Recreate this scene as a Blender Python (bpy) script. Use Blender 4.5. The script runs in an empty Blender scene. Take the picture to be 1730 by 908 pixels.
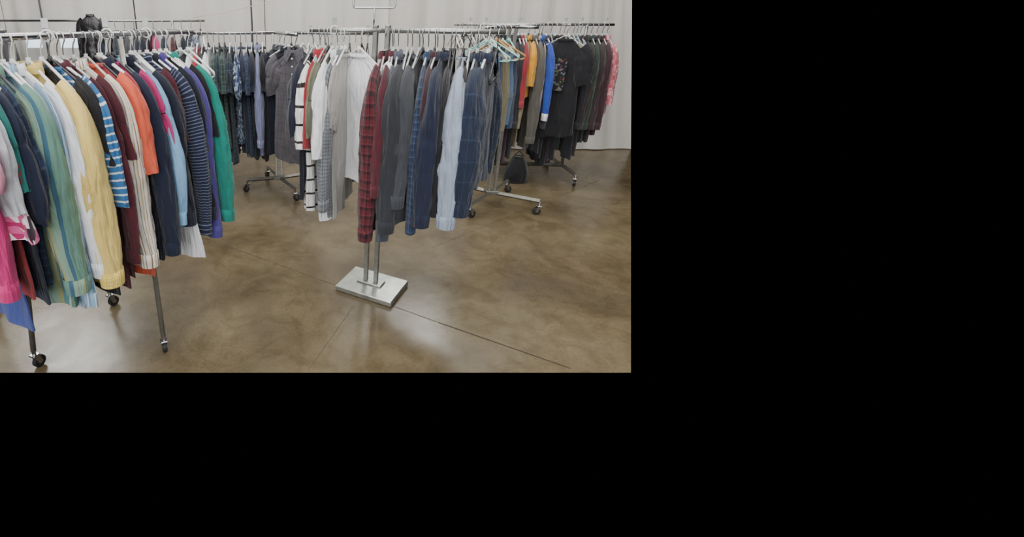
import bpy, math, random
from math import sin, cos, pi, radians, sqrt, atan2
from mathutils import Vector, noise
random.seed(7)
scene = bpy.context.scene
COL = scene.collection

# ---------------------------------------------------------------- helpers
def lin(c):
    if isinstance(c, str):
        c = [int(c[i:i+2], 16)/255 for i in (0, 2, 4)]
    return tuple((x/12.92 if x <= .04045 else ((x+.055)/1.055)**2.4) for x in c) + (1.0,)

def new_mat(name):
    m = bpy.data.materials.new(name); m.use_nodes = True
    nt = m.node_tree; b = nt.nodes['Principled BSDF']
    return m, nt, b

def simple(name, col, rough=.5, metal=0.0, nscale=30, amt=.12, bump=0.0):
    m, nt, b = new_mat(name)
    N, L = nt.nodes, nt.links
    tc = N.new('ShaderNodeTexCoord'); nz = N.new('ShaderNodeTexNoise')
    nz.inputs['Scale'].default_value = nscale
    L.new(tc.outputs['Object'], nz.inputs['Vector'])
    rp = N.new('ShaderNodeValToRGB')
    c = lin(col)
    rp.color_ramp.elements[0].position = .3; rp.color_ramp.elements[1].position = .7
    rp.color_ramp.elements[0].color = tuple(x*(1-amt) for x in c[:3])+(1,)
    rp.color_ramp.elements[1].color = tuple(min(1, x*(1+amt)) for x in c[:3])+(1,)
    L.new(nz.outputs['Fac'], rp.inputs['Fac']); L.new(rp.outputs['Color'], b.inputs['Base Color'])
    b.inputs['Roughness'].default_value = rough; b.inputs['Metallic'].default_value = metal
    if bump:
        bp = N.new('ShaderNodeBump'); bp.inputs['Strength'].default_value = bump; bp.inputs['Distance'].default_value = .01
        L.new(nz.outputs['Fac'], bp.inputs['Height']); L.new(bp.outputs['Normal'], b.inputs['Normal'])
    return m

def const_ramp(nt, fac, stops):
    r = nt.nodes.new('ShaderNodeValToRGB'); cr = r.color_ramp; cr.interpolation = 'CONSTANT'
    while len(cr.elements) < len(stops): cr.elements.new(.5)
    for e, (p, c) in zip(cr.elements, stops):
        e.position = p
    for e, (p, c) in zip(cr.elements, stops):
        e.color = lin(c)
    nt.links.new(fac, r.inputs['Fac'])
    return r.outputs['Color']

def fabric(name, base='808080', u=None, v=None, vor=None, blend='MIX', bfac=.5, rough=.92, bump=.55):
    m, nt, b = new_mat(name); N, L = nt.nodes, nt.links
    uv = N.new('ShaderNodeUVMap'); uv.uv_map = 'UVMap'
    sp = N.new('ShaderNodeSeparateXYZ')
    wn = N.new('ShaderNodeTexNoise'); wn.inputs['Scale'].default_value = 7; wn.inputs['Detail'].default_value = 3
    L.new(uv.outputs['UV'], wn.inputs['Vector'])
    ws = N.new('ShaderNodeVectorMath'); ws.operation = 'SCALE'; ws.inputs['Scale'].default_value = .016
    L.new(wn.outputs['Color'], ws.inputs[0])
    wa = N.new('ShaderNodeVectorMath'); wa.operation = 'ADD'
    L.new(uv.outputs['UV'], wa.inputs[0]); L.new(ws.outputs[0], wa.inputs[1]); L.new(wa.outputs[0], sp.inputs['Vector'])
    def fr(out, f):
        mu = N.new('ShaderNodeMath'); mu.operation = 'MULTIPLY'; mu.inputs[1].default_value = f
        L.new(out, mu.inputs[0]); ft = N.new('ShaderNodeMath'); ft.operation = 'FRACT'
        L.new(mu.outputs[0], ft.inputs[0]); return ft.outputs[0]
    cu = const_ramp(nt, fr(sp.outputs['X'], u[0]), u[1]) if u else None
    cv = const_ramp(nt, fr(sp.outputs['Y'], v[0]), v[1]) if v else None
    if vor:
        vn = N.new('ShaderNodeTexVoronoi'); vn.inputs['Scale'].default_value = vor[0]
        L.new(uv.outputs['UV'], vn.inputs['Vector'])
        s2 = N.new('ShaderNodeSeparateColor'); L.new(vn.outputs['Color'], s2.inputs['Color'])
        cu = const_ramp(nt, s2.outputs['Red'], vor[1])
    if cu is not None and cv is not None:
        mx = N.new('ShaderNodeMix'); mx.data_type = 'RGBA'; mx.blend_type = blend
        mx.inputs['Factor'].default_value = bfac
        L.new(cu, mx.inputs['A']); L.new(cv, mx.inputs['B']); col = mx.outputs['Result']
    elif cu is not None: col = cu
    elif cv is not None: col = cv
    else:
        rg = N.new('ShaderNodeRGB'); rg.outputs[0].default_value = lin(base); col = rg.outputs[0]
    mp = N.new('ShaderNodeMapping'); mp.inputs['Scale'].default_value = (32, 4, 1)
    L.new(uv.outputs['UV'], mp.inputs['Vector'])
    nz = N.new('ShaderNodeTexNoise'); nz.inputs['Scale'].default_value = 1.0; nz.inputs['Detail'].default_value = 5
    nz.inputs['Distortion'].default_value = .9
    L.new(mp.outputs['Vector'], nz.inputs['Vector'])
    vr = N.new('ShaderNodeValToRGB'); vr.color_ramp.elements[0].position = .3; vr.color_ramp.elements[1].position = .7
    vr.color_ramp.elements[0].color = (.82, .82, .82, 1); vr.color_ramp.elements[1].color = (1, 1, 1, 1)
    L.new(nz.outputs['Fac'], vr.inputs['Fac'])
    m2 = N.new('ShaderNodeMix'); m2.data_type = 'RGBA'; m2.blend_type = 'MULTIPLY'; m2.inputs['Factor'].default_value = 1
    L.new(col, m2.inputs['A']); L.new(vr.outputs['Color'], m2.inputs['B'])
    L.new(m2.outputs['Result'], b.inputs['Base Color'])
    bp = N.new('ShaderNodeBump'); bp.inputs['Strength'].default_value = bump; bp.inputs['Distance'].default_value = .055
    L.new(nz.outputs['Fac'], bp.inputs['Height']); L.new(bp.outputs['Normal'], b.inputs['Normal'])
    b.inputs['Roughness'].default_value = rough
    b.inputs['Specular IOR Level'].default_value = .25
    b.inputs['Sheen Weight'].default_value = .15
    return m

def mesh(name, V, F, mat, UV=None, smooth=True):
    me = bpy.data.meshes.new(name)
    me.from_pydata([tuple(v) for v in V], [], F)
    if UV is not None:
        uvl = me.uv_layers.new(name='UVMap'); k = 0
        for f in UV:
            for c in f:
                uvl.data[k].uv = c; k += 1
    me.materials.append(mat)
    if smooth:
        me.polygons.foreach_set('use_smooth', [True]*len(me.polygons))
    me.update()
    return me

def obj(name, me, parent=None, loc=(0, 0, 0), rot=(0, 0, 0)):
    o = bpy.data.objects.new(name, me); COL.objects.link(o)
    o.parent = parent; o.location = loc; o.rotation_euler = rot
    return o

def empty(name, loc, label, cat, rotz=0, group=None):
    e = bpy.data.objects.new(name, None); COL.objects.link(e)
    e.empty_display_size = .05
    e.location = loc; e.rotation_euler = (0, 0, rotz)
    e['label'] = label; e['category'] = cat
    if group: e['group'] = group
    return e

class B:
    """mesh accumulator"""
    def __init__(s): s.V = []; s.F = []
    def add(s, V, F):
        o = len(s.V); s.V += [Vector(v) for v in V]; s.F += [tuple(i+o for i in f) for f in F]
        return s
    def tube(s, P, r, n=8, cap=True):
        P = [Vector(p) for p in P]; V = []; F = []
        ref = None
        for i, p in enumerate(P):
            t = (P[min(i+1, len(P)-1)]-P[max(i-1, 0)]).normalized()
            if ref is None:
                ref = Vector((0, 0, 1)) if abs(t.z) < .9 else Vector((1, 0, 0))
            a = (ref - t*ref.dot(t)).normalized(); b_ = t.cross(a); ref = a
            rr = r[i] if isinstance(r, (list, tuple)) else r
            for k in range(n):
                an = 2*pi*k/n; V.append(p+a*cos(an)*rr+b_*sin(an)*rr)
        for i in range(len(P)-1):
            for k in range(n):
                F.append((i*n+k, i*n+(k+1) % n, (i+1)*n+(k+1) % n, (i+1)*n+k))
        if cap:
            F.append(tuple(range(n-1, -1, -1))); F.append(tuple((len(P)-1)*n+k for k in range(n)))
        return s.add(V, F)
    def box(s, c, size, rotz=0, bev=0):
        x, y, z = [d/2 for d in size]; V = []
        cr, sr = cos(rotz), sin(rotz)
        if bev <= 0:
            rings = [(-z, 0), (z, 0)]
        else:
            rings = [(-z, bev), (-z+bev, 0), (z-bev, 0), (z, bev)]
        for zz, i_ in rings:
            cb = bev if bev > 0 else 0
            X, Y = x-i_, y-i_
            if cb:
                pts = [(-X+cb, -Y), (X-cb, -Y), (X, -Y+cb), (X, Y-cb), (X-cb, Y), (-X+cb, Y), (-X, Y-cb), (-X, -Y+cb)]
            else:
                pts = [(-X, -Y), (X, -Y), (X, Y), (-X, Y)]
            for px, py in pts:
                V.append((c[0]+px*cr-py*sr, c[1]+px*sr+py*cr, c[2]+zz))
        n = 8 if bev > 0 else 4; F = []
        for i in range(len(rings)-1):
            for k in range(n):
                F.append((i*n+k, i*n+(k+1) % n, (i+1)*n+(k+1) % n, (i+1)*n+k))
        F.append(tuple(range(n-1, -1, -1))); F.append(tuple((len(rings)-1)*n+k for k in range(n)))
        return s.add(V, F)
    def obj(s, name, mat, parent=None, smooth=False, origin=None):
        o0 = Vector(origin) if origin else (parent.location if parent else Vector((0, 0, 0)))
        me = mesh(name, [v-o0 for v in s.V], s.F, mat, None, smooth)
        return obj(name, me, parent, loc=(0, 0, 0) if parent else o0)

def bar(b, p0, p1, w=.025):
    b.tube([p0, p1], w*.7071, n=4)

# ---------------------------------------------------------------- materials
M_steel = simple('brushed_steel', 'a0a2a0', .36, .85, 60, .12)
M_base = simple('dull_base_steel', '7c7b74', .48, .75, 40, .15)
M_plate = simple('galvanised_plate', 'b0b4af', .3, .85, 14, .25)
M_chrome = simple('chrome', 'a8a8aa', .22, .95)
M_dsteel = simple('dull_steel', '8b8a84', .4, .7)
M_rubber = simple('black_rubber', '1a1a1c', .6)
M_whitepl = simple('white_plastic', 'cfcfcd', .4)
M_clearpl = simple('frosted_plastic', 'a8aead', .25)
M_blackpl = simple('black_plastic', '26262a', .4)
M_aqua = simple('aqua_plastic', '8fd0c8', .35)
M_wood = simple('wood_hanger', 'a88050', .5, 0, 18, .25)
M_dark = simple('dark_pipe', '3c3c40', .4, .5)
M_cord = simple('pink_cord', 'c4aaa6', .7)
M_button = simple('button', 'e8e4d8', .4)

def st(*a):
    tot = sum(w for w, c in a); p = 0; out = []
    for w, c in a:
        out.append((p/tot, c)); p += w
    return out
FB = {}
def solid(k, c, **kw): FB[k] = fabric('fabric_'+k, c, **kw)
for k, c in dict(magenta='be3070', pink='d490a6', lgray='b4b6be', teal='2e7874', navy='1e2438', dnavy='1b1f2d', red='9c3038',
                 blue='424e8c', lblue='92b4ce', sky='7ca6ca', white='e2e4e8', yellow='d8bf70', black='1e1e22', maroon='52222c',
                 orange='cc5840', coral='c0545c', purple='483f80', green='1a7c70', cream='d8d0be', khaki='7c7660', olive='5e6252',
                 charcoal='2e3036', slate='525868', dgray='3e4147', hgray='94a0b2', tan='7c6a54', denim='566c88', jean='35465f',
                 brown='342c2c', burgundy='3c232b', royal='2c4cae', gold='cf9530', suit='5a5852', rose='c05a64', dkgreen='2c3933',
                 lav='7c7eb0', beige='a8a094', ltan='968a70', taupe='a6a4a0').items():
    solid(k, c)
FB['greenstripe'] = fabric('green_stripe', u=(6, st((3, '64897c'), (1, '3e6478'), (2, '7f9c8a'), (1, '94986e'), (2, '58868c'), (1, 'b4c0b4'), (2, '66886e'))))
FB['blueplaid'] = fabric('blue_plaid', u=(34, st((3, '26344e'), (1, '44536e'), (2, '1e283e'))), v=(34, st((3, '222e46'), (1, '4a5a76'), (2, '283a58'))))
FB['bluewhite'] = fabric('blue_white_stripe', v=(38, st((3, '34689c'), (1.0, 'd4d8dc'))))
FB['creamstripe'] = fabric('cream_stripe', u=(20, st((3, 'dcd6ca'), (.8, '8c6a54'), (2, 'e0dcd2'), (.7, 'b09a66'), (1.5, 'd8d0c2'), (.6, '74747a'))))
FB['navystripe'] = fabric('navy_thin_stripe', v=(75, st((3.4, '1c2238'), (1, '646c84'))))
FB['ltstripe'] = fabric('light_blue_stripe', u=(34, st((3, '8cacc8'), (1, 'd0d8de'), (1, '6a92b2'))))
FB['floral'] = fabric('pink_floral', vor=(45, st((2, 'c8588a'), (2, '30202c'), (2, 'e0d4da'), (2, 'a82860'))))
FB['bluefloral'] = fabric('blue_floral', vor=(60, st((3, '2c3858'), (2, '98a8bc'), (2, '202a44'), (1, '6a84a0'))))
FB['rugby'] = fabric('white_rugby', v=(13, st((6, 'e4e4e2'), (1, '241a1c'))))
FB['redplaid'] = fabric('red_black_plaid', u=(30, st((3, '54202a'), (2, '1c1418'), (1, '702c36'))), v=(24, st((3, '5a2028'), (2, '181418'), (1, '74303a'))))
FB['graycheck'] = fabric('gray_check', u=(60, st((2, '7c8086'), (1, '50545a'))), v=(60, st((2, '7c8086'), (1, '4c5056'))))
FB['darkplaid'] = fabric('dark_plaid', u=(26, st((4, '232c38'), (1, '4a5a66'), (3, '20283c'))), v=(26, st((4, '223034'), (1, '425a62'), (3, '1a2030'))))
FB['greengrid'] = fabric('green_plaid', u=(30, st((3, '34423f'), (1, '5c6e66'))), v=(30, st((3, '283639'), (1, '526560'))))
FB['poloplaid'] = fabric('gray_windowpane', u=(16, st((12, '56535a'), (1, '444248'))), v=(16, st((12, '56535a'), (1, '34323a'))))
FB['pinstripe'] = fabric('navy_windowpane', u=(24, st((13, '1f283b'), (1, '37435a'))), v=(12, st((18, '1f283b'), (1, '37435a'))))
FB['lavstripe'] = fabric('lavender_stripe', u=(70, st((2, '6a6f98'), (1, '989cba'))))
FB['yellowcheck'] = fabric('yellow_check', u=(120, st((2, 'e4c870'), (1, 'cbae54'))), v=(120, st((2, 'e4c870'), (1, 'cbae54'))))
FB['pinkfloralred'] = fabric('red_floral', vor=(45, st((3, 'b4646c'), (1.5, 'd0a0a4'), (1, 'a25560'))))
FB['graphic'] = fabric('printed_graphic', vor=(60, st((5, '1e1e22'), (1, '4c6242'), (1, '6e3e48'), (1, '6a6a72'))))

# ---------------------------------------------------------------- garment generator
def sm(x): x = max(0, min(1, x)); return x*x*(3-2*x)
def ridge(v): return 1-2*abs(noise.noise(v))*2

def loft(rings, uvf, closed=True):
    n = len(rings[0]); V = [p for r in rings for p in r]; F = []; UV = []
    for i in range(len(rings)-1):
        for k in range(n):
            k2 = (k+1) % n
            F.append((i*n+k, (i+1)*n+k, (i+1)*n+k2, i*n+k2))
            UV.append((uvf(i, k), uvf(i+1, k), uvf(i+1, k+1), uvf(i, k+1)))
    return V, F, UV

SH = .095
def body_mesh(name, mat, sw, L, th, seed, hemw, zn=-.10, neckw=.058, lev=30, n=48):
    rings = []; zs = []
    tilt = random.uniform(-.04, .04)
    for i in range(lev+1):
        f = i/lev; f = f**1.15
        z = zn - L*f; d = L*f
        if d < SH: w = neckw + (sw-neckw)*(d/SH)**.9
        else: w = sw + (hemw-sw)*sm((d-SH)/(L-SH))
        t = th*(.35+.65*sm(d/.14)) * (1+.35*d/L)
        A = min(.014, th*.75)*sm((d-.1)/max(.1, L-.1))
        ring = []
        for k in range(n):
            a = 2*pi*k/n; ca, sa = cos(a), sin(a)
            x = w*math.copysign(abs(ca)**.75, ca); y = t*math.copysign(abs(sa)**.8, sa)
            nv = noise.noise(Vector((x*9+seed*.15, y*12, z*3)))
            rv = ridge(Vector((x*6+z*5+seed, y*8, z*7+seed*2)))
            y += A*sin(x*42+nv*2.2) + nv*.010*sm(d/.1) + rv*.12*th*sm((d-.06)/.2)
            x += .010*noise.noise(Vector((seed, y*15, z*5)))*sm(d/.1)
            zz = z
            if d < .03:
                zz -= .02*max(0, -sa)*(1-d/.03)
            zz += tilt*(x/w)*sm(f*1.2-.2)
            if i == lev: zz += .028*noise.noise(Vector((x*8, y*8, seed)))
            ring.append(Vector((x, y, zz)))
        rings.append(ring); zs.append(z)
    V, F, UV = loft(rings, lambda i, k: (k/n*4*sw, zs[i]))
    return mesh(name, V, F, mat, UV)

def sleeve_mesh(name, mat, side, sw, zs, ln, r0, r1, ry, seed, out=.07, swing=0, lev=46, n=32):
    P = [Vector((sw*.70, 0, zs+.022)), Vector((sw*.90, 0, zs-.004)), Vector((sw*1.02, swing*.1, zs-.045)), Vector((sw*1.08, swing*.25, zs-.10))]
    x3 = sw*1.08
    rest = max(.05, ln-.10)
    m = 10; bow = random.uniform(-.022, .028); ph = random.uniform(-.12, .12)
    for i in range(1, m+1):
        f = i/m
        P.append(Vector((x3+out*f**.8*(1-.25*f*f) + bow*sin(pi*(f+ph*f*(1-f))), swing*(.25+.75*f), zs-.10-rest*f)))
    pts = []; tot = [0]
    for a, b in zip(P[:-1], P[1:]): tot.append(tot[-1]+(b-a).length)
    for i in range(lev+1):
        s = tot[-1]*i/lev; j = 0
        while j < len(tot)-2 and tot[j+1] < s: j += 1
        f = (s-tot[j])/(tot[j+1]-tot[j]); pts.append((P[j].lerp(P[j+1], f), s))
    rings = []; ss = []
    for i, (p, s) in enumerate(pts):
        t = (pts[min(i+1, lev)][0]-pts[max(i-1, 0)][0]).normalized()
        Y = Vector((0, 1, 0)); X = Y.cross(t).normalized(); f = s/tot[-1]
        rx = r0+(r1-r0)*sm(f*1.1)
        yy = ry*(.55+.45*sm(f*3.0))*(1+.10*sin(pi*min(1, f*1.15))-.22*sm((f-.8)/.2))
        ring = []
        for k in range(n):
            a = 2*pi*k/n; ca, sa = cos(a), sin(a)
            cx_ = math.copysign(abs(ca)**.9, ca); sx_ = math.copysign(abs(sa)**1.25, sa)
            nv = noise.noise(Vector((ca*1.2+seed*2.3, sa*1.2, s*3+seed)))
            rd = ridge(Vector((ca*2.2+seed, sa*2.2+s*2, s*3+seed*1.3)))
            rd2 = ridge(Vector((ca*1.5+seed*3, sa*1.8-s*9, s*13+seed)))
            el = .35+.75*math.exp(-((f-.5)/.18)**2)+.5*sm((f-.82)/.12)
            w = 1 + .07*nv + .11*rd*sm(f*3) + .055*rd2*sm(f*4)*el
            q = p + X*rx*cx_*w + Y*yy*sx_*w
            if i == lev: q.z += .006*noise.noise(Vector((ca*2, sa*2, seed)))
            ring.append(Vector((q.x*side, q.y, q.z)))
        rings.append(ring); ss.append(s)
    per = 2*(r0+ry)*1.4
    V, F, UV = loft(rings, lambda i, k: (k/n*per, -ss[i]))
    if side < 0: F = [tuple(reversed(f)) for f in F]; UV = [tuple(reversed(f)) for f in UV]
    end = pts[-1][0].copy(); end.x *= side
    return mesh(name, V, F, mat, UV), end

def ring_band(name, mat, c, rx, ry, h, flare=1.0, n=24, seed=0, thick=.004, point=0):
    rings = []
    prof = [(0, 1), (h*.5, 1.02*(1+flare)/2), (h, flare), (h, flare-.06), (h*.5, .94*(1+flare)/2), (0, .92)]
    for dz, s in prof:
        rings.append([Vector((c[0]+rx*s*cos(2*pi*k/n), c[1]+ry*s*sin(2*pi*k/n),
                              c[2]+dz - point*max(0, -sin(2*pi*k/n))**3*(dz/h if h else 0))) for k in range(n)])
    V, F, UV = loft(rings, lambda i, k: (k/n*2*(rx+ry)*1.5, i*h*.3))
    F = [tuple(reversed(f)) for f in F]; UV = [tuple(reversed(f)) for f in UV]
    return mesh(name, V, F, mat, UV)

NM = dict(long=('long_sleeve_shirt', 'shirt'), tee=('t_shirt', 'shirt'), polo=('polo_shirt', 'shirt'), jacket=('jacket', 'jacket'),
          sweater=('sweater', 'sweater'), blouse=('blouse', 'blouse'), tank=('sleeveless_top', 'shirt'))
GC = [0]
def garment(kind, desc, mat, loc, yaw, group, sw=.20, L=.80, sl=None, th=.020, ry=.032, hemw=None, collar=None, cuff=None,
            swing=0, smat=None, drop=0, front=False, detail=True, r0=None, zn=-.10, out=None):
    GC[0] += 1; seed = GC[0]*1.37
    mat = FB[mat]; smat = FB[smat] if smat else mat
    nm, cat = NM[kind]
    root = empty(nm, loc, desc, cat, yaw, group)
    hemw = hemw or sw*1.08
    obj('garment_body', body_mesh('garment_body', mat, sw, L, th, seed, hemw, zn), root)
    zs = zn-SH-.01
    if kind != 'tank':
        if sl is None: sl = .58 if kind in ('long', 'jacket', 'sweater') else .22
        short = sl < .4
        R0 = r0 or (.080 if short else .072); R1 = .070 if short else .040
        o_ = out if out is not None else (.03 if short else .06)
        for side in (1, -1):
            me, end = sleeve_mesh('sleeve', smat, side, sw, zs, sl, R0, R1, ry, seed+side, o_, swing)
            s = obj('sleeve', me, root)
            if not short and detail and kind in ('long', 'jacket', 'sweater'):
                cm = FB[cuff] if cuff else smat
                obj('cuff', ring_band('cuff', cm, (end.x, end.y, end.z-.045), R1*1.0, ry*.84, .060, 1.05), s)
    cmn = FB[collar] if collar else mat
    if kind in ('long', 'polo', 'jacket', 'blouse'):
        obj('collar', ring_band('collar', cmn, (0, 0, zn-.012), .070, max(.02, min(.034, th*1.6)), .038, .9, point=.02), root)
    else:
        obj('neckband', ring_band('neckband', cmn, (0, 0, zn-.008), .066, max(.014, min(.026, th*1.3)), .014, .96), root)
    if front:
        if kind in ('polo', 'long', 'jacket'):
            ln = .16 if kind == 'polo' else L*.9
            for sd in (-1, 1):
                V = [(sd*.008, -th-.014, zn-.005), (sd*.075, -.02, zn+.005), (sd*.085, -th-.01, zn-.04), (sd*.045, -th-.024, zn-.075)]
                f = B().add(V, [(0, 1, 2, 3)])
                me = mesh('collar_flap', f.V, f.F, cmn, [[(0, 0), (.1, 0), (.1, .1), (0, .1)]], False)
                obj('collar_flap', me, root)
            for i in range(3 if kind == 'polo' else 7):
                z = zn-.05-ln*i/(3 if kind == 'polo' else 7)
                b2 = B().tube([(0, -th-.03, z), (0, -th-.022, z)], .006, 8)
                me = mesh('button', b2.V, b2.F, M_button); obj('button', me, root)
    return root

# hangers
def arc(c, r, a0, a1, n=10):
    return [(c[0]+r*cos(a0+(a1-a0)*i/n), 0, c[1]+r*sin(a0+(a1-a0)*i/n)) for i in range(n+1)]
hook = B(); RR = .021
hook.tube(arc((0, 0), RR, radians(170), radians(-60), 12)+[(.003, 0, -.035), (0, 0, -.075)], .0024, 6)
ME_hook = mesh('hook', hook.V, hook.F, M_chrome)
def hanger_body(mat, r=.0045, w=.18):
    b = B()
    b.tube([(-w, 0, -.180), (-w*.97, 0, -.165), (-w*.5, 0, -.116), (-.02, 0, -.076), (0, 0, -.069), (.02, 0, -.076), (w*.5, 0, -.116), (w*.97, 0, -.165), (w, 0, -.180)], r, 8)
    b.tube([(-w, 0, -.180), (-w*.9, 0, -.191), (w*.9, 0, -.191), (w, 0, -.180)], r*.85, 8)
    b.tube([(0, 0, -.06), (0, 0, -.09)], r*1.6, 8)
    return mesh('hanger_body', b.V, b.F, mat)
HB = {'white': hanger_body(M_whitepl, .0054), 'clear': hanger_body(M_clearpl), 'black': hanger_body(M_blackpl), 'aqua': hanger_body(M_aqua), 'wood': hanger_body(M_wood, .007)}
ME_wh = mesh('hook', hook.V, hook.F, M_whitepl)
def hanger(loc, yaw, kind='white'):
    lab = {'white': 'white plastic clothes hanger with curved hook', 'clear': 'clear plastic clothes hanger with metal hook', 'black': 'black plastic clothes hanger with metal hook',
           'aqua': 'pale aqua plastic clothes hanger with metal hook', 'wood': 'light wooden clothes hanger with metal hook'}[kind]
    e = empty('clothes_hanger', loc, lab, 'hanger', yaw, 'clothes hangers on the rack rails')
    obj('hanger_body', HB[kind], e); obj('hook', ME_wh if kind == 'white' else ME_hook, e)
    return e

def run(P0, P1, z, specs, group, where, base_yaw=None, jit=5, t0=.02, t1=.98, pack=0, hj=0):
    P0 = Vector(P0); P1 = Vector(P1); d = P1-P0; phi = atan2(d.y, d.x)
    n = len(specs); TS = None
    if pack:
        rys = [(s[3].get('ry', .032) if s[0] != 'tank' else .02) for s in specs]
        cum = 0; cs = []
        for r in rys: cs.append(cum+r); cum += 2*r
        TS = [t0+(t1-t0)*c/cum for c in cs]
        sc = min(1, d.length*(t1-t0)/cum*pack)
    for i, s in enumerate(specs):
        if s is None: continue
        kind, desc, mat, kw = s; kw = dict(kw)
        ra = kw.pop('ryabs', None)
        if pack:
            kw['ry'] = rys[i]*sc; kw['th'] = max(.006, min(.02, rys[i]*sc*.62))
            if ra: kw['ry'] = ra; kw['th'] = ra*.5
            t = kw.pop('t', TS[i])
        else: t = kw.pop('t', t0+(t1-t0)*i/max(1, n-1))
        hk = kw.pop('h', random.choice(['white', 'clear', 'clear', 'black']))
        yaw = kw.pop('yaw', None)
        p = P0+d*t
        y = (phi-pi/2 if base_yaw is None else radians(base_yaw)) + radians(random.uniform(-jit, jit)) if yaw is None else radians(yaw)
        loc = (p.x, p.y, z-.010)
        kw.setdefault('swing', random.uniform(-.008, .008) if pack else random.uniform(-.025, .025))
        hy = y+radians(random.uniform(-hj, hj))
        if kind == 'hanger': hanger(loc, y, hk); continue
        if kind == 'shorts': shorts(desc, mat, loc, y, group, **{k: v for k, v in kw.items() if k != 'swing'}); hanger(loc, y, hk); continue
        garment(kind, desc + ' ' + where, mat, loc, y, group, **kw)
        hanger(loc, hy, hk)

def shorts(desc, mat, loc, yaw, group, L=.5, w=.17, name='denim_shorts', cat='shorts'):
    GC[0] += 1; seed = GC[0]*1.9; m = FB[mat]
    root = empty(name, loc, desc, cat, yaw, group)
    zt = -.17; hip = .24
    obj('waistband', ring_band('waistband', m, (0, 0, zt-.035), w, .028, .04, 1.0), root)
    rings = []; zs = []
    for i in range(10):
        f = i/9; z = zt-.03-hip*f; ww = w*(1+.22*sm(f))
        rings.append([Vector((ww*math.copysign(abs(cos(a))**.7, cos(a)), (.03+.02*f)*sin(a)+.006*noise.noise(Vector((cos(a)*3, seed, z*9))), z)) for a in [2*pi*k/32 for k in range(32)]]); zs.append(z)
    V, F, UV = loft(rings, lambda i, k: (k/32*.7, zs[i]))
    obj('seat', mesh('seat', V, F, m, UV), root)
    for sd in (-1, 1):
        rings = []; zs = []
        for i in range(14):
            f = i/13; z = zt-.03-hip*.85-(L-hip)*f; ww = w*.60*(1-.12*f)
            rings.append([Vector((sd*w*.6+ww*cos(a)*(1+.1*noise.noise(Vector((sin(a), z*9, seed)))), (.048)*sin(a)*(1+.2*noise.noise(Vector((cos(a)*2, z*8, seed)))), z)) for a in [2*pi*k/24 for k in range(24)]]); zs.append(z)
        V, F, UV = loft(rings, lambda i, k: (k/24*.4, zs[i]))
        obj('leg', mesh('leg', V, F, m, UV), root)
    return root

# ---------------------------------------------------------------- racks
def caster(root, x, y, ang=0, s=1.0):
    b = B(); b.tube([(x, y, .06*s), (x, y, .105*s)], .009*s, 8)
    c, si = cos(ang), sin(ang)
    for sd in (-1, 1):
        ox, oy = -si*sd*.014*s, c*sd*.014*s
        b.add([(x+ox-c*.012*s, y+oy-si*.012*s, .07*s), (x+ox+c*.012*s, y+oy+si*.012*s, .07*s), (x+ox+c*.026*s, y+oy+si*.026*s, .025*s), (x+ox+c*.006*s, y+oy+si*.006*s, .022*s)], [(0, 1, 2, 3)])
    b.box((x, y, .068*s), (.035*s, .035*s, .008*s), ang, .003*s)
    fork = b.obj('caster', M_chrome, root)
    w = B(); wx, wy = x+c*.015*s, y+si*.015*s; R = .028*s
    P = [(wx-si*q*s, wy+c*q*s, R) for q in (-.011, -.009, .009, .011)]
    w.tube(P, [R*.82, R, R, R*.82], 20)
    wo = w.obj('wheel', M_rubber, root, smooth=False); wo.parent = fork; wo.location = (0, 0, 0)
    h = B().tube([(wx-si*-.0125*s, wy+c*-.0125*s, R), (wx-si*.0125*s, wy+c*.0125*s, R)], R*.35, 12)
    ho = h.obj('wheel_hub', M_chrome, root, smooth=False); ho.parent = fork; ho.location = (0, 0, 0)

def part(root, name, mat, fn, smooth=False):
    b = B(); fn(b); return b.obj(name, mat, root, smooth)

def rail(root, pts, z, r=.013, mat=M_chrome):
    part(root, 'rail', mat, lambda b: b.tube([(p[0], p[1], z) for p in pts], r, 12), True)

def fourway(name, label, c, z, casters, arms, mat=M_steel, sp=.045):
    root = empty(name, (c[0], c[1], 0), label, 'clothing rack')
    for i in (-1, 1):
        part(root, 'post', mat, lambda b, i=i: b.box((c[0]+i*sp/2, c[1], (z+.09)/2), (.02, .025, z-.09), 0, .002))
    for (x, y) in casters:
        part(root, 'base_arm', M_base, lambda b, x=x, y=y: bar(b, (c[0], c[1], .105), (x, y, .105), .024))
        caster(root, x, y, random.uniform(0, 6))
    part(root, 'base_hub', M_base, lambda b: b.box((c[0], c[1], .11), (.10, .08, .03), 0, .004))
    for (x, y) in arms:
        rail(root, [(c[0], c[1]), (x, y)], z, .0115)
    return root

# rack A : splayed legs with casters
RA0, RA1, ZA = Vector((-1.22, 1.33, 0)), Vector((-.585, 2.36, 0)), 1.34
root = empty('rolling_clothes_rack', (-.93, 1.8, 0), 'chrome rolling clothes rack on splayed legs packed with colourful shirts', 'clothing rack')
rail(root, [RA0-(RA1-RA0)*.10, RA1], ZA, .0115)
for (x, y), (tx, ty) in zip([(-.665, 1.73), (-1.05, 2.09), (-1.18, 1.635), (-1.62, 2.06)], [(-.775, 1.965), (-.85, 2.03), (-1.02, 1.66), (-1.10, 1.72)]):
    part(root, 'leg', M_dsteel, lambda b: b.tube([(x, y, .085), (tx*.3+x*.7 , ty*.3+y*.7, .55), (tx, ty, ZA-.02)], .011, 10), True)
    caster(root, x, y, 1.2 if x < -1.1 else random.uniform(0, 6), .95)
part(root, 'crossbar', M_dsteel, lambda b: b.tube([(-.72, 1.80, .55), (-.99, 2.07, .55)], .009, 8), True)

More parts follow.
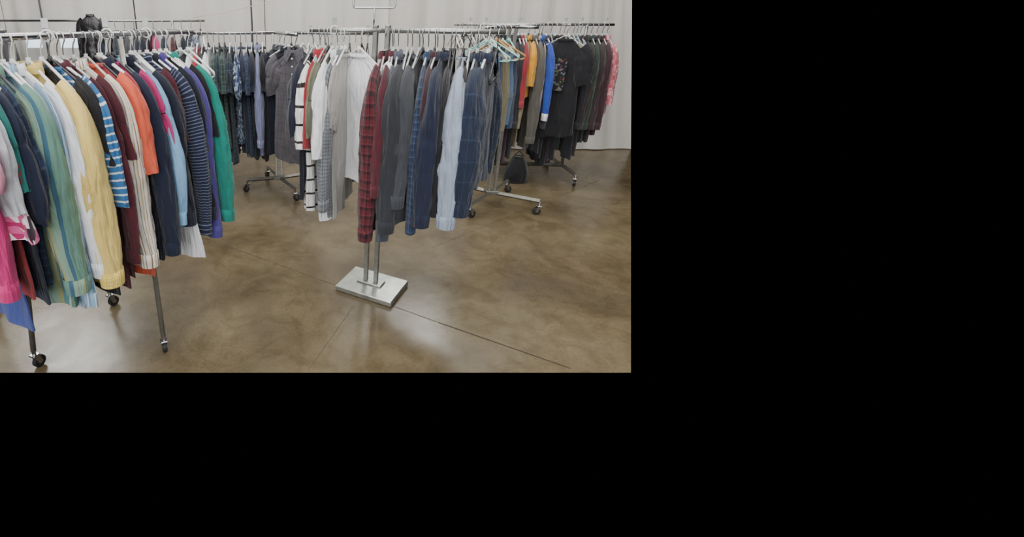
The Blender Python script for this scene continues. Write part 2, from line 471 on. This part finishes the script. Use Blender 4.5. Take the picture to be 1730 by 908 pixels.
# centre stand
cx, cy, ZC = .31, 2.275, 1.345
A31 = radians(-31)
root = empty('garment_display_stand', (cx, cy, 0), 'steel two-arm garment stand with flat plate base', 'clothing rack')
part(root, 'base_plate', M_plate, lambda b: b.box((.310, 2.265, .016), (.325, .25, .03), A31, .004))
part(root, 'foot_bracket', M_plate, lambda b: b.box((.305, 2.275, .036), (.14, .07, .010), A31, .003))
for i in (-1, 1):
    part(root, 'post', M_steel, lambda b: b.box((.303+i*.026, 2.275-i*.012, .04+1.33/2), (.022, .022, 1.33), A31, .003))
CM = Vector((.303, 2.275, 0))
dC = Vector((cos(radians(-20)), sin(radians(-20)), 0))
CL, CR = CM-dC*.35, CM+dC*.53
rail(root, [CL, CM], ZC, .0110, M_steel); rail(root, [CM, CR], ZC, .0110, M_steel)
root = empty('sign_holder', (.268, 2.30, 1.38), 'empty chrome wire sign holder on top of garment stand', 'sign holder')
part(root, 'stem', M_chrome, lambda b: b.tube([(.268, 2.30, 1.34), (.268, 2.30, 1.455)], .004, 8), True)
def fr(b):
    x0, x1, z0, z1, r = .172, .362, 1.442, 1.74, .012
    P = [(x0, 2.3, z1), (x0, 2.3, z0+r), (x0+r*.3, 2.3, z0+r*.3), (x0+r, 2.3, z0), (x1-r, 2.3, z0), (x1-r*.3, 2.3, z0+r*.3), (x1, 2.3, z0+r), (x1, 2.3, z1), (x0, 2.3, z1)]
    b.tube(P, .0042, 8)
part(root, 'frame', M_chrome, fr, True)

# rack B
ZB = 1.29
cB = (-.31, 3.86)
fourway('four_way_clothes_rack', 'steel four-way clothes rack on casters with grey polo shirt', cB, ZB,
        [(-.578, 3.80), (-.166, 3.58), (-.06, 3.98), (-.44, 4.16)], [(-.98, 3.78), (-.13, 3.40), (.47, 3.70)])
# rack C
ZCc = 1.34
cC = (1.385, 3.50)
fourway('four_way_clothes_rack', 'steel four-way clothes rack on casters holding denim shorts', cC, ZCc,
        [(1.146, 3.24), (1.68, 3.30), (1.62, 3.78), (1.12, 3.74)], [(1.09, 3.18), (1.52, 3.40), (1.42, 3.75)])
# rack E (straight rolling)
ZE = 1.345
E0, E1 = Vector((1.20, 4.32, 0)), Vector((2.52, 4.22, 0))
def straight(label, P0, P1, z, inset=.25, half=.26):
    root = empty('rolling_clothes_rack', ((P0+P1)/2)[:2]+(0,), label, 'clothing rack')
    rail(root, [P0, P1], z, .0105)
    d = (P1-P0).normalized(); nrm = Vector((-d.y, d.x, 0)); ends = [P0+d*inset, P1-d*inset]
    for e in ends:
        part(root, 'post', M_steel, lambda b: b.tube([(e.x, e.y, .1), (e.x, e.y, z)], .013, 10), True)
        a, c = e-nrm*half, e+nrm*half
        part(root, 'base_arm', M_base, lambda b: bar(b, (a.x, a.y, .105), (c.x, c.y, .105), .026))
        caster(root, a.x, a.y, 1.0); caster(root, c.x, c.y, 2.0)
    part(root, 'base_bar', M_base, lambda b: bar(b, (ends[0].x, ends[0].y, .105), (ends[1].x, ends[1].y, .105), .026))
    return root
rE = straight('chrome rolling clothes rack filled with dark jackets', E0, E1, ZE, .22, .30)
part(rE, 'face_out_arm', M_chrome, lambda b: b.tube([(2.08, 4.25, ZE), (2.005, 3.95, ZE)], .007, 8), True)
F0, F1, ZF = Vector((-3.3, 4.62, 0)), Vector((-1.02, 4.62, 0)), 1.375
straight('chrome rolling clothes rack in front of drapes', F0, F1, ZF, .3, .28)

# ---------------------------------------------------------------- garments rack A (near -> far)
w = 'on chrome rack'
A1 = [
 ('tee', 'pink cotton t-shirt', 'pink', dict(L=.36, sw=.235, t=.055)),
 ('long', 'magenta pink long blouse', 'magenta', dict(L=.62, sw=.20, sl=.50, t=.080, ry=.036, hemw=.27)),
 ('tee', 'light pink t-shirt', 'pink', dict(L=.30, sw=.245, t=.092, sl=.14)),
 ('tee', 'light grey t-shirt', 'lgray', dict(L=.36, sw=.235, sl=.28, ry=.032, hemw=.27, t=.116)),
 ('tee', 'pink and black floral top', 'floral', dict(L=.46, sw=.19, hemw=.35, t=.122, sl=.2, th=.024)),
 ('tee', 'royal blue long shirt', 'blue', dict(L=.82, sw=.14, hemw=.19, t=.128)),
 ('tee', 'red cotton t-shirt', 'red', dict(L=.72, sw=.19, hemw=.27, t=.138)),
 ('tee', 'teal short-sleeved t-shirt', 'teal', dict(L=.42, sw=.215, t=.150)),
 ('tee', 'navy short-sleeved t-shirt', 'navy', dict(L=.72, sw=.215, sl=.32, ry=.034, t=.174, hemw=.25)),
 ('tee', 'blue plaid short-sleeved shirt', 'blueplaid', dict(L=.72, sw=.19, t=.205)),
]
for s in A1: s[3].setdefault('ry', .018); s[3].setdefault('th', .011); s[3]['swing'] = 0
run(RA0, RA1, ZA, A1, 'shirts on the chrome rack', w, jit=1.5, hj=6)
A2 = [
 ('long', 'green and teal striped button shirt', 'greenstripe', dict(L=.80, sw=.215, sl=.58, ry=.074)),
 ('long', 'light blue striped long-sleeved shirt', 'ltstripe', dict(L=.82, sw=.205, sl=.66, ry=.026)),
 ('long', 'white long-sleeved shirt', 'white', dict(L=.74, sw=.215, sl=.56, ry=.036)),
 ('long', 'yellow checked long-sleeved button shirt', 'yellow', dict(L=.76, sw=.225, sl=.60, ry=.074, cuff='yellowcheck', h='white', out=.085)),
 ('tee', 'black t-shirt', 'black', dict(L=.83, sw=.21, ry=.024)),
 ('tee', 'blue and white striped t-shirt', 'bluewhite', dict(L=.66, sw=.22, sl=.37, ry=.036)),
 ('long', 'maroon long-sleeved shirt', 'maroon', dict(L=.84, sw=.205, ry=.026)),
 ('tee', 'dark red t-shirt', 'maroon', dict(L=.82, sw=.205, ry=.02)),
 ('long', 'cream brown-striped long-sleeved shirt', 'creamstripe', dict(L=.80, sw=.215, sl=.62, ry=.062)),
 ('tee', 'bright orange red t-shirt', 'orange', dict(L=.82, sw=.225, sl=.29, ry=.042)),
 ('tee', 'coral pink t-shirt', 'coral', dict(L=.86, sw=.19, ry=.018)),
 ('long', 'dark navy long-sleeved shirt', 'navy', dict(L=.82, sw=.215, sl=.62, ry=.056, h='white')),
 ('tee', 'purple magenta t-shirt', 'magenta', dict(L=.5, sw=.195, ry=.014)),
 ('long', 'sky blue long-sleeved shirt', 'sky', dict(L=.74, sw=.22, sl=.50, ry=.034)),
 ('long', 'navy long-sleeved shirt', 'dnavy', dict(L=.70, sw=.22, sl=.52, ry=.060)),
 ('tank', 'white long-tailed top', 'white', dict(L=.88, sw=.19, hemw=.33, h='white')),
 ('tee', 'maroon t-shirt', 'maroon', dict(L=.84, sw=.19, ry=.014)),
 ('long', 'navy thin-striped long-sleeved shirt', 'navystripe', dict(L=.80, sw=.22, sl=.60, ry=.044)),
 ('long', 'navy knit sweater', 'dnavy', dict(L=.74, sw=.22, sl=.54, ry=.036)),
 ('long', 'indigo purple long-sleeved shirt', 'purple', dict(L=.82, sw=.22, sl=.64, ry=.048)),
 ('tee', 'black knit top', 'black', dict(L=.74, sw=.205, ry=.02)),
 ('long', 'teal green long-sleeved shirt', 'green', dict(L=.68, sw=.22, sl=.58, ry=.054, out=.08)),
]
run(RA0, RA1, ZA, A2, 'shirts on the chrome rack', w, jit=2, t0=.215, t1=.885, pack=1.4, hj=5)
for t in (.27, .43, .58, .72, .86, .93, .97):
    p = RA0.lerp(RA1, t); hanger((p.x, p.y, ZA-.01), radians(-31+random.uniform(-9, 9)), 'white')

# ---------------------------------------------------------------- centre
w = 'on steel display stand'
Lf = [
 ('tee', 'black t-shirt', 'dnavy', dict(L=.66, sw=.19, sl=.22, t=.05, ry=.04)),
 ('long', 'white shirt with black horizontal stripes', 'rugby', dict(L=.78, sw=.20, sl=.3, t=.15, ry=.038, collar='red', th=.02)),
 ('tee', 'dark red t-shirt', 'red', dict(L=.36, sw=.195, sl=.3, t=.22, ry=.02)),
 ('tee', 'khaki t-shirt', 'khaki', dict(L=.50, sw=.195, sl=.24, t=.27, ry=.025)),
 ('tee', 'olive t-shirt', 'olive', dict(L=.50, sw=.195, t=.32, ry=.02)),
 ('long', 'white long-sleeved shirt', 'white', dict(L=.78, sw=.21, sl=.34, t=.40, ry=.034, th=.02)),
 ('long', 'grey checked shirt', 'graycheck', dict(L=.74, sw=.185, sl=.56, t=.46, ry=.028)),
 ('tee', 'pale grey shirt', 'taupe', dict(L=.76, sw=.16, t=.51, ry=.018, hemw=.19)),
 ('tee', 'white crew-neck t-shirt', 'white', dict(L=.62, sw=.22, sl=.20, t=.70, yaw=-54, h='white', ry=.045, th=.03)),
]
for s in Lf: s[3]['swing'] = 0; s[3].setdefault('th', .012)
run(CL, CM, ZC, Lf, 'shirts on the display stand', w, jit=2)
Rt = [
 ('long', 'red and black plaid flannel shirt', 'redplaid', dict(L=.76, sw=.22, sl=.66, ryabs=.040, t=.04)),
 ('long', 'maroon long-sleeved shirt', 'maroon', dict(L=.66, sw=.215, sl=.44, ryabs=.028, t=.11)),
 ('long', 'slate grey long-sleeved shirt', 'slate', dict(L=.84, sw=.17, sl=.60, ryabs=.03, t=.15, hemw=.27)),
 ('sweater', 'charcoal fleece sweater', 'charcoal', dict(L=.74, sw=.23, sl=.60, ryabs=.050, t=.23)),
 ('sweater', 'dark green-grey sweater', 'dgray', dict(L=.70, sw=.215, sl=.48, ryabs=.044, t=.33, yaw=-114, hemw=.26)),
 ('long', 'blue plaid long-sleeved shirt', 'blueplaid', dict(L=.70, sw=.20, sl=.60, ryabs=.028, t=.405)),
 ('long', 'dark maroon shirt', 'burgundy', dict(L=.72, sw=.205, sl=.56, ryabs=.028, t=.46)),
 ('long', 'navy long-sleeved shirt', 'navy', dict(L=.64, sw=.225, sl=.55, ryabs=.046, t=.53)),
 ('sweater', 'black sweatshirt', 'black', dict(L=.66, sw=.20, sl=.50, ryabs=.030, t=.59)),
 ('sweater', 'heather grey sweatshirt with ribbed cuffs', 'hgray', dict(L=.5, sw=.225, sl=.54, ryabs=.048, t=.69)),
 ('tee', 'black t-shirt', 'black', dict(L=.62, sw=.19, ryabs=.018, t=.74)),
 ('jacket', 'navy windowpane jacket', 'pinstripe', dict(L=.58, sw=.215, sl=.48, ryabs=.048, t=.80, yaw=-109)),
 ('jacket', 'navy windowpane button jacket', 'pinstripe', dict(L=.56, sw=.205, sl=.44, ryabs=.048, t=.885, yaw=-118)),
]
run(CM, CR, ZC, Rt, 'shirts on the display stand', w, base_yaw=-109, jit=2, pack=1.6, hj=6)
for t in (.1, .27, .36, .48, .62, .95):
    p = CM.lerp(CR, t); hanger((p.x, p.y, ZC-.01), radians(-110+random.uniform(-8, 8)), random.choice(['clear', 'clear', 'black']))

# ---------------------------------------------------------------- rack B
w = 'on four-way rack'
Bs = [
 ('tee', 'white t-shirt', 'white', dict(L=.6)), ('tee', 'red and navy t-shirt', 'red', dict(L=.58)), ('tee', 'black t-shirt', 'black', dict(L=.62)),
 ('tee', 'white t-shirt', 'white', dict(L=.55)), ('tee', 'green plaid shirt', 'greengrid', dict(L=.82)),
 ('tee', 'dark plaid short-sleeved shirt', 'darkplaid', dict(L=.80)), ('tee', 'green plaid short-sleeved shirt', 'greengrid', dict(L=.78)), ('tee', 'navy plaid shirt', 'darkplaid', dict(L=.84)),
 ('tee', 'blue and white patterned shirt', 'bluefloral', dict(L=.74)), ('tee', 'dark navy shirt', 'navy', dict(L=.82)),
 ('tee', 'blue plaid shirt', 'blueplaid', dict(L=.8)), ('tee', 'navy shirt', 'dnavy', dict(L=.86)), ('long', 'lavender striped shirt', 'lavstripe', dict(L=.84)),
 ('tee', 'black polo shirt', 'black', dict(L=.84)),
]
run(Vector((-.98, 3.78, 0)), Vector((-.38, 3.84, 0)), ZB, Bs, 'shirts on the four-way rack', w, base_yaw=-84, jit=4, pack=1.5)
Bf = [
 ('polo', 'dark polo shirt', 'dgray', dict(L=.8, t=.1, sw=.18)), ('long', 'grey windowpane long-sleeved shirt', 'poloplaid', dict(L=.82, sl=.62, t=.35, yaw=-55, sw=.19)),
 ('polo', 'dark grey t-shirt', 'dnavy', dict(L=.78, t=.6, yaw=-18, sw=.18)),
 ('polo', 'grey windowpane polo shirt with open collar', 'poloplaid', dict(L=.82, sw=.175, sl=.22, t=.93, yaw=-30, front=True)),
]
run(Vector((-.29, 3.82, 0)), Vector((-.13, 3.42, 0)), ZB, Bf, 'shirts on the four-way rack', w, base_yaw=-30, jit=4)
run(Vector((-.2, 3.83, 0)), Vector((.45, 3.705, 0)), ZB, [('hanger', '', '', dict(h=random.choice(['white', 'clear', 'black']), yaw=random.uniform(-110, -50))) for i in range(15)], '', '')

# ---------------------------------------------------------------- rack C
w = 'on four-way rack'
run(Vector((1.38, 3.47, 0)), Vector((1.09, 3.18, 0)), ZCc, [
 ('shorts', 'dark denim jeans hanging on four-way rack', 'jean', dict(L=.50, h='aqua', yaw=-85, t=.15, w=.14)),
 ('shorts', 'blue denim shorts hanging on four-way rack', 'denim', dict(L=.46, h='aqua', yaw=-75, t=.38, w=.14)),
 ('shorts', 'khaki shorts hanging on four-way rack', 'khaki', dict(L=.50, h='wood', yaw=-55, name='khaki_shorts', w=.12, t=.6)),
 ('shorts', 'dark denim jeans hanging on four-way rack', 'jean', dict(L=.44, h='white', yaw=-75, t=.78, w=.13)),
 ('shorts', 'faded blue denim shorts hanging on four-way rack', 'denim', dict(L=.38, h='aqua', yaw=-50, w=.11, t=.95)),
], 'shorts on the four-way rack', w)
hanger((1.22, 3.30, ZCc-.01), radians(-15), 'wood'); hanger((1.16, 3.25, ZCc-.01), radians(-35), 'aqua')
# black bag on the floor under rack E
bx, by = 1.80, 4.04
root = empty('handbag', (bx, by, 0), 'black soft handbag standing on floor beneath the dark jackets', 'bag')
rings = []
for i in range(14):
    f = i/13; z = .245-.24*f; wv = .035+.075*sin(pi*min(1, f*.75+.05)*.75)
    rings.append([Vector((wv*cos(a), .06*sin(a)*(.35+.75*sin(pi*(.12+.7*f))), z+.008*noise.noise(Vector((cos(a)*2, sin(a)*2, z*20))))) for a in [2*pi*k/20 for k in range(20)]])
V, F, UV = loft(rings, lambda i, k: (k/20*.3, i*.02))
n0 = len(V); F.append(tuple(range(n0-20, n0))); UV.append([(0, 0)]*20); F.append(tuple(range(19, -1, -1))); UV.append([(0, 0)]*20)
for v in V[-20:]: v.z = .001
obj('bag_body', mesh('bag_body', V, F, FB['black'], UV), root)
b = B().tube([(bx-.04, by, .22), (bx-.035, by, .26), (bx, by, .29), (bx+.035, by, .26), (bx+.04, by, .22)], .005, 6)
b.obj('strap', FB['black'], root, True)

# ---------------------------------------------------------------- rack E
w = 'on rolling rack'
Es = [
 ('jacket', 'black coat', 'black', dict(L=1.0, ry=.045)), ('jacket', 'dark navy coat', 'dnavy', dict(L=1.08)), ('long', 'burgundy shirt', 'burgundy', dict(L=1.02)),
 ('jacket', 'black jacket', 'charcoal', dict(L=1.0)), ('long', 'bright red shirt', 'red', dict(L=.50, sl=.40, sw=.24, ry=.024)),
 ('long', 'khaki shirt', 'ltan', dict(L=.95, ry=.02)), ('long', 'golden yellow shirt', 'gold', dict(L=.5, sl=.27, sw=.25, ry=.034)), ('jacket', 'grey suit jacket', 'suit', dict(L=.92, sw=.24, sl=.70, ry=.05)),
 ('long', 'beige shirt', 'beige', dict(L=.7, ry=.012)), ('jacket', 'royal blue jacket with white stripe', 'royal', dict(L=.56, sl=.5, sw=.25, cuff='white', ry=.03)), ('jacket', 'dark grey jacket', 'dgray', dict(L=.95)),
 ('tee', 'black t-shirt', 'black', dict(L=1.0)), ('jacket', 'black jacket', 'black', dict(L=1.08)), ('long', 'burgundy shirt', 'burgundy', dict(L=1.1, sw=.17)), ('jacket', 'charcoal jacket', 'charcoal', dict(L=1.05, sw=.17)),
 ('tee', 'dark green t-shirt', 'dkgreen', dict(L=.95, sw=.18)), ('tee', 'pale olive t-shirt', 'khaki', dict(L=.5, sw=.22)), ('tee', 'grey t-shirt', 'hgray', dict(L=.52, ry=.02, sw=.22)), ('jacket', 'black jacket', 'charcoal', dict(L=.98)),
 ('jacket', 'dark brown jacket', 'brown', dict(L=.98, ry=.045)), ('long', 'dark olive shirt', 'dkgreen', dict(L=.90)), ('jacket', 'dark brown jacket', 'brown', dict(L=.88, ry=.045)), ('jacket', 'burgundy jacket', 'burgundy', dict(L=.82)),
 ('blouse', 'rose red floral blouse', 'pinkfloralred', dict(L=.60, sl=.42, sw=.205, ry=.034)),
]
run(Vector((1.58, 4.29, 0)), E1, ZE, Es, 'jackets on the rolling rack', w, base_yaw=-98, jit=4, t1=.97, pack=1.5)
ga = radians(-42)
g = garment('tee', 'black t-shirt with faint coloured print facing out', 'black', (2.01, 3.98, ZE-.01), ga, 'jackets on the rolling rack', sw=.155, L=.80, th=.026, sl=.24, ry=.030)
hanger((2.01, 3.98, ZE-.01), ga, 'clear')
V = []; F = []; UV = []
for i in range(9):
    for k in range(9):
        x = -.055+.11*k/8; z = -.24-.26*i/8; V.append((x, -.052-.004*cos(x*20), z))
for i in range(8):
    for k in range(8):
        q = (i*9+k, (i+1)*9+k, (i+1)*9+k+1, i*9+k+1); F.append(q); UV.append([(V[j][0], V[j][2]) for j in q])
obj('printed_graphic', mesh('printed_graphic', V, F, FB['graphic'], UV), g)
run(E0, Vector((1.58, 4.29, 0)), ZE, [('hanger', '', '', dict(h=random.choice(['white', 'clear', 'black']))) for i in range(12)], '', '', jit=20)

# ---------------------------------------------------------------- rack F
w = 'on rack near drapes'
cols = ['black', 'maroon', 'lgray', 'navy', 'dgray', 'blueplaid', 'black', 'white', 'navy', 'red', 'charcoal', 'dnavy', 'teal', 'black', 'brown', 'navy', 'darkplaid', 'dgray', 'navy', 'dnavy', 'magenta', 'navy', 'redplaid', 'dnavy', 'bluefloral', 'white']
names = dict(lgray='light grey', dgray='dark grey', blueplaid='blue plaid', dnavy='dark navy', darkplaid='dark plaid', redplaid='red plaid', bluefloral='blue floral')
Fs = []
for i, c in enumerate(cols):
    x = -3.3+2.28*(.02+.96*i/25)
    Fs.append(None if -2.9 < x < -1.98 else ('tee' if i % 2 else 'long', names.get(c, c)+(' t-shirt' if i % 2 else ' long-sleeved shirt'), c, dict(L=random.uniform(.7, .85))))
run(F0, F1, ZF, Fs, 'shirts on the rack near the drapes', w, base_yaw=-70, jit=8)
FB['leather'] = simple('black_leather', '1b1b1f', .35, 0, 40, .3, .3)
g = garment('jacket', 'small black leather jacket hung high near drapes', 'leather', (-1.98, 4.42, 1.475), radians(-5), 'shirts on the rack near the drapes', sw=.17, L=.6, th=.07, ry=.05, front=False)
g.scale = (.58, .58, .58)

# rail dividers
def divider(x, y, z, yaw):
    root = empty('size_divider', (x, y, z), 'white plastic size divider clipped on the rail', 'rail divider', yaw, 'size dividers on the rails')
    b = B(); n = 20
    b.tube([(.019*cos(2*pi*k/n), 0, .019*sin(2*pi*k/n)) for k in range(n+1)], .004, 6)
    me = mesh('divider_ring', b.V, b.F, M_whitepl); obj('divider_ring', me, root)
    b = B().box((0, 0, .042), (.024, .003, .034), 0, .001)
    me = mesh('divider_tab', b.V, b.F, M_clearpl, None, False); obj('divider_tab', me, root)
for t in (.42, .62, .78): p = RA0.lerp(RA1, t); divider(p.x, p.y, ZA, radians(10))
for t in (.35,): p = CL.lerp(CM, t); divider(p.x, p.y, ZC, radians(20))
for t in (.1, .2, .42, .6, .7, .8, .95): p = E0.lerp(E1, t); divider(p.x, p.y, ZE, radians(10))
for t in (.35, .9): divider(-.31+.78*t, 3.86-.16*t, ZB, radians(10))

# ---------------------------------------------------------------- room
CAMH = 1.4; PIT = radians(19.6)
XR = lambda y: .6662*(.942*y+.4697)
fm, nt, b = new_mat('polished_concrete'); N, L = nt.nodes, nt.links
tc = N.new('ShaderNodeTexCoord')
def nz(scale, det=6, dist=0):
    n = N.new('ShaderNodeTexNoise'); n.inputs['Scale'].default_value = scale; n.inputs['Detail'].default_value = det
    n.inputs['Distortion'].default_value = dist; L.new(tc.outputs['Object'], n.inputs['Vector']); return n.outputs['Fac']
def ramp(fac, stops):
    r = N.new('ShaderNodeValToRGB'); cr = r.color_ramp
    while len(cr.elements) < len(stops): cr.elements.new(.5)
    for e, (p, c) in zip(cr.elements, stops): e.position = p
    for e, (p, c) in zip(cr.elements, stops): e.color = c if len(c) == 4 else tuple(c)+(1,)
    L.new(fac, r.inputs['Fac']); return r.outputs['Color']
c1 = ramp(nz(1.6, 10, .7), [(.28, lin('554b39')), (.45, lin('635843')), (.6, lin('6f644d')), (.78, lin('7f7459'))])
c2 = ramp(nz(6, 10, 1.0), [(.32, (.74, .72, .68, 1)), (.58, (1, 1, 1, 1))])
c3 = ramp(nz(70, 5), [(.35, (.83, .83, .83, 1)), (.6, (1, 1, 1, 1))])
c4 = ramp(nz(2.8, 12, 2.0), [(.40, (1, 1, 1, 1)), (.47, (.87, .85, .81, 1)), (.52, (1, 1, 1, 1))])
def mul(a, bb):
    m = N.new('ShaderNodeMix'); m.data_type = 'RGBA'; m.blend_type = 'MULTIPLY'; m.inputs['Factor'].default_value = 1
    L.new(a, m.inputs['A']); L.new(bb, m.inputs['B']); return m.outputs['Result']
L.new(mul(mul(mul(c1, c2), c3), c4), b.inputs['Base Color'])
rr = ramp(nz(2.6, 8, .5), [(.3, (.20, .20, .20, 1)), (.7, (.35, .35, .35, 1))])
L.new(rr, b.inputs['Roughness'])
bp = N.new('ShaderNodeBump'); bp.inputs['Strength'].default_value = .08; bp.inputs['Distance'].default_value = .01
L.new(nz(14, 5), bp.inputs['Height']); L.new(bp.outputs['Normal'], b.inputs['Normal'])
YB, YF, XL = 1.606, 5.45, -5.0
fl = B()
top = [(XL, YB), (XR(YB), YB), (XR(5.2), 5.2), (XR(5.2), YF), (XL, YF)]
TH = .002
fl.add([(x, y, 0) for x, y in top]+[(x, y, -TH) for x, y in top], [(0, 1, 2, 3, 4), (9, 8, 7, 6, 5)]+[(i, i+5, (i+1) % 5+5, (i+1) % 5) for i in range(5)])
fo = fl.obj('floor', fm); fo['kind'] = 'structure'; fo['label'] = 'mottled brown polished concrete floor'
M_joint = simple('joint_dark', '382f24', .9)
M_joint2 = simple('joint_faint', '4e4536', .6)
def joint(i, p, q, wd=.006, mat=None):
    p = Vector(p+(0,)); q = Vector(q+(0,)); d = (q-p).normalized(); nn = Vector((-d.y, d.x, 0))*wd/2; zz = Vector((0, 0, .0012))
    bb = B().add([p-nn+zz, q-nn+zz, q+nn+zz, p+nn+zz], [(0, 1, 2, 3)])
    o = bb.obj('trim_%d' % i, mat or M_joint); o['kind'] = 'structure'; o['label'] = 'saw-cut joint line in concrete floor'
joint(1, (.60, 1.95), (1.08, 1.63), .005)
joint(2, (-.03, 1.62), (.20, 2.10), .002, M_joint2)
joint(3, (-.9, 3.0), (.60, 1.95), .003, M_joint2)
joint(4, (.75, 2.75), (2.6, 4.1), .002, M_joint2)

# drapes
cm_, nt, b = new_mat('drape_cloth'); N, L = nt.nodes, nt.links
tc = N.new('ShaderNodeTexCoord')
mp = N.new('ShaderNodeMapping'); mp.inputs['Scale'].default_value = (4, 4, .3); L.new(tc.outputs['Object'], mp.inputs['Vector'])
n = N.new('ShaderNodeTexNoise'); n.inputs['Scale'].default_value = 1; n.inputs['Detail'].default_value = 4; L.new(mp.outputs['Vector'], n.inputs['Vector'])
r = N.new('ShaderNodeValToRGB'); r.color_ramp.elements[0].position = .3; r.color_ramp.elements[1].position = .7
r.color_ramp.elements[0].color = lin('b5b2ad'); r.color_ramp.elements[1].color = lin('cac7c2'); L.new(n.outputs['Fac'], r.inputs['Fac'])
L.new(r.outputs['Color'], b.inputs['Base Color']); b.inputs['Roughness'].default_value = .9
YC = 5.16
def drape(x0, x1, seed, last=False):
    nx = int((x1-x0)/.02); nzz = 24; V = []; F = []
    for j in range(nzz+1):
        z = .01+2.4*j/nzz
        xe = .6662*(.942*YC+.3355*(1.4-z))
        for i in range(nx+1):
            x = x0+(x1-x0)*i/nx
            if last: x = x0+(xe-x0)*i/nx
            xx = x0+(x1-x0)*i/nx
            y = YC+.034*noise.noise(Vector((xx*4.5+z*.2, z*.25, seed)))+.022*noise.noise(Vector((xx*9-z*.3, z*.35, seed+5)))+.004*noise.noise(Vector((xx*28, z*.5, seed+9)))
            V.append((x, y, z))
    for j in range(nzz):
        for i in range(nx):
            a = j*(nx+1)+i; F.append((a, a+1, a+nx+2, a+nx+1))
    me = mesh('drape', V, F, cm_); o = obj('drape', me)
    o['label'] = 'off-white pleated fabric drape hanging to the floor'; o['category'] = 'curtain'; o['group'] = 'drapes along the back of the room'
xs = [-4.6, -3.2, -1.85, -.52, .75, 2.1, 3.5]
for i in range(len(xs)-1): drape(xs[i], xs[i+1]-.004, i*2.1, i == len(xs)-2)
wm = simple('painted_wall', 'b4b2ae', .9)
bb = B().box((-.85, 5.38, 1.2), (8.1, .06, 2.4)); o = bb.obj('wall_back', wm); o['kind'] = 'structure'; o['label'] = 'plain grey wall behind the drapes'
for x, z1 in ((-.635, 2.3), (-2.72, 2.3)):
    root = empty('drape_pole', (x, 5.0, 0), 'thin dark metal upright pole for the drapes', 'pole')
    part(root, 'pole', M_dark, lambda b: b.tube([(x, 5.0, .008), (x, 5.0, z1)], .009, 8), True)
    part(root, 'foot_plate', M_dark, lambda b: b.box((x, 5.0, .006), (.2, .2, .01), 0, .002))
bb = B().tube([(-1.15, 4.7, 1.40), (-.9, 4.75, 1.44), (-.5, 4.85, 1.53), (-.05, 4.95, 1.66), (.3, 5.0, 1.9)], .003, 6)
o = bb.obj('cord', M_cord, None, True); o['label'] = 'thin pink cord strung in front of the drapes'; o['category'] = 'cord'
M_glass, nt, b = new_mat('bright_window'); b.inputs['Base Color'].default_value = lin('dcebf5'); b.inputs['Emission Color'].default_value = lin('d8ecff'); b.inputs['Emission Strength'].default_value = 1.3
for i, (x, ww) in enumerate(((-2.88, .15), (-2.50, .21))):
    bb = B().box((x, 5.06, 1.17), (ww, .02, .12)); o = bb.obj('window_%d' % (i+1), M_glass); o['kind'] = 'structure'; o['label'] = 'small bright window pane'

# ---------------------------------------------------------------- lights
def area(name, loc, rot, sx, sy, e, col=(1, 1, 1)):
    l = bpy.data.lights.new(name, 'AREA'); l.shape = 'RECTANGLE'; l.size = sx; l.size_y = sy; l.energy = e; l.color = col
    o = bpy.data.objects.new(name, l); COL.objects.link(o); o.location = loc; o.rotation_euler = rot
area('overhead_fill', (-.5, 3.4, 4.2), (0, 0, 0), 7, 3, 310, (1, .975, .93))  # unseen broad fill above the racks, added to replace missing room bounce
area('overhead_fill', (-.3, .2, 4.2), (radians(18), 0, 0), 8, 3, 270, (1, .975, .935))  # second added overhead fill, tilted toward the racks; no fixture modelled
area('front_fill', (-1.0, -3.0, 2.2), (radians(80), 0, radians(-8)), 7, 3.4, 380, (1, .985, .97))  # added frontal fill from behind the camera; no door stands here
area('skylight', (-4.4, 7.2, 4.2), (radians(-38), 0, radians(-20)), 1.8, 1.4, 190, (1, .99, .95))
area('skylight', (1.9, 7.3, 4.2), (radians(-38), 0, radians(12)), 1.8, 1.4, 190, (1, .99, .95))
wd = bpy.data.worlds.new('world'); scene.world = wd; wd.use_nodes = True
wd.node_tree.nodes['Background'].inputs['Color'].default_value = (0, 0, 0, 1)
wd.node_tree.nodes['Background'].inputs['Strength'].default_value = 0

# ---------------------------------------------------------------- camera
cd = bpy.data.cameras.new('camera'); co = bpy.data.objects.new('camera', cd); COL.objects.link(co)
cd.sensor_width = 36; cd.lens = 800*36/1730; cd.shift_x = 332/1730; cd.shift_y = -139/1730
co.location = (0, 0, CAMH); co.rotation_euler = (pi/2-PIT, 0, 0)
cd.clip_start = .05
scene.camera = co
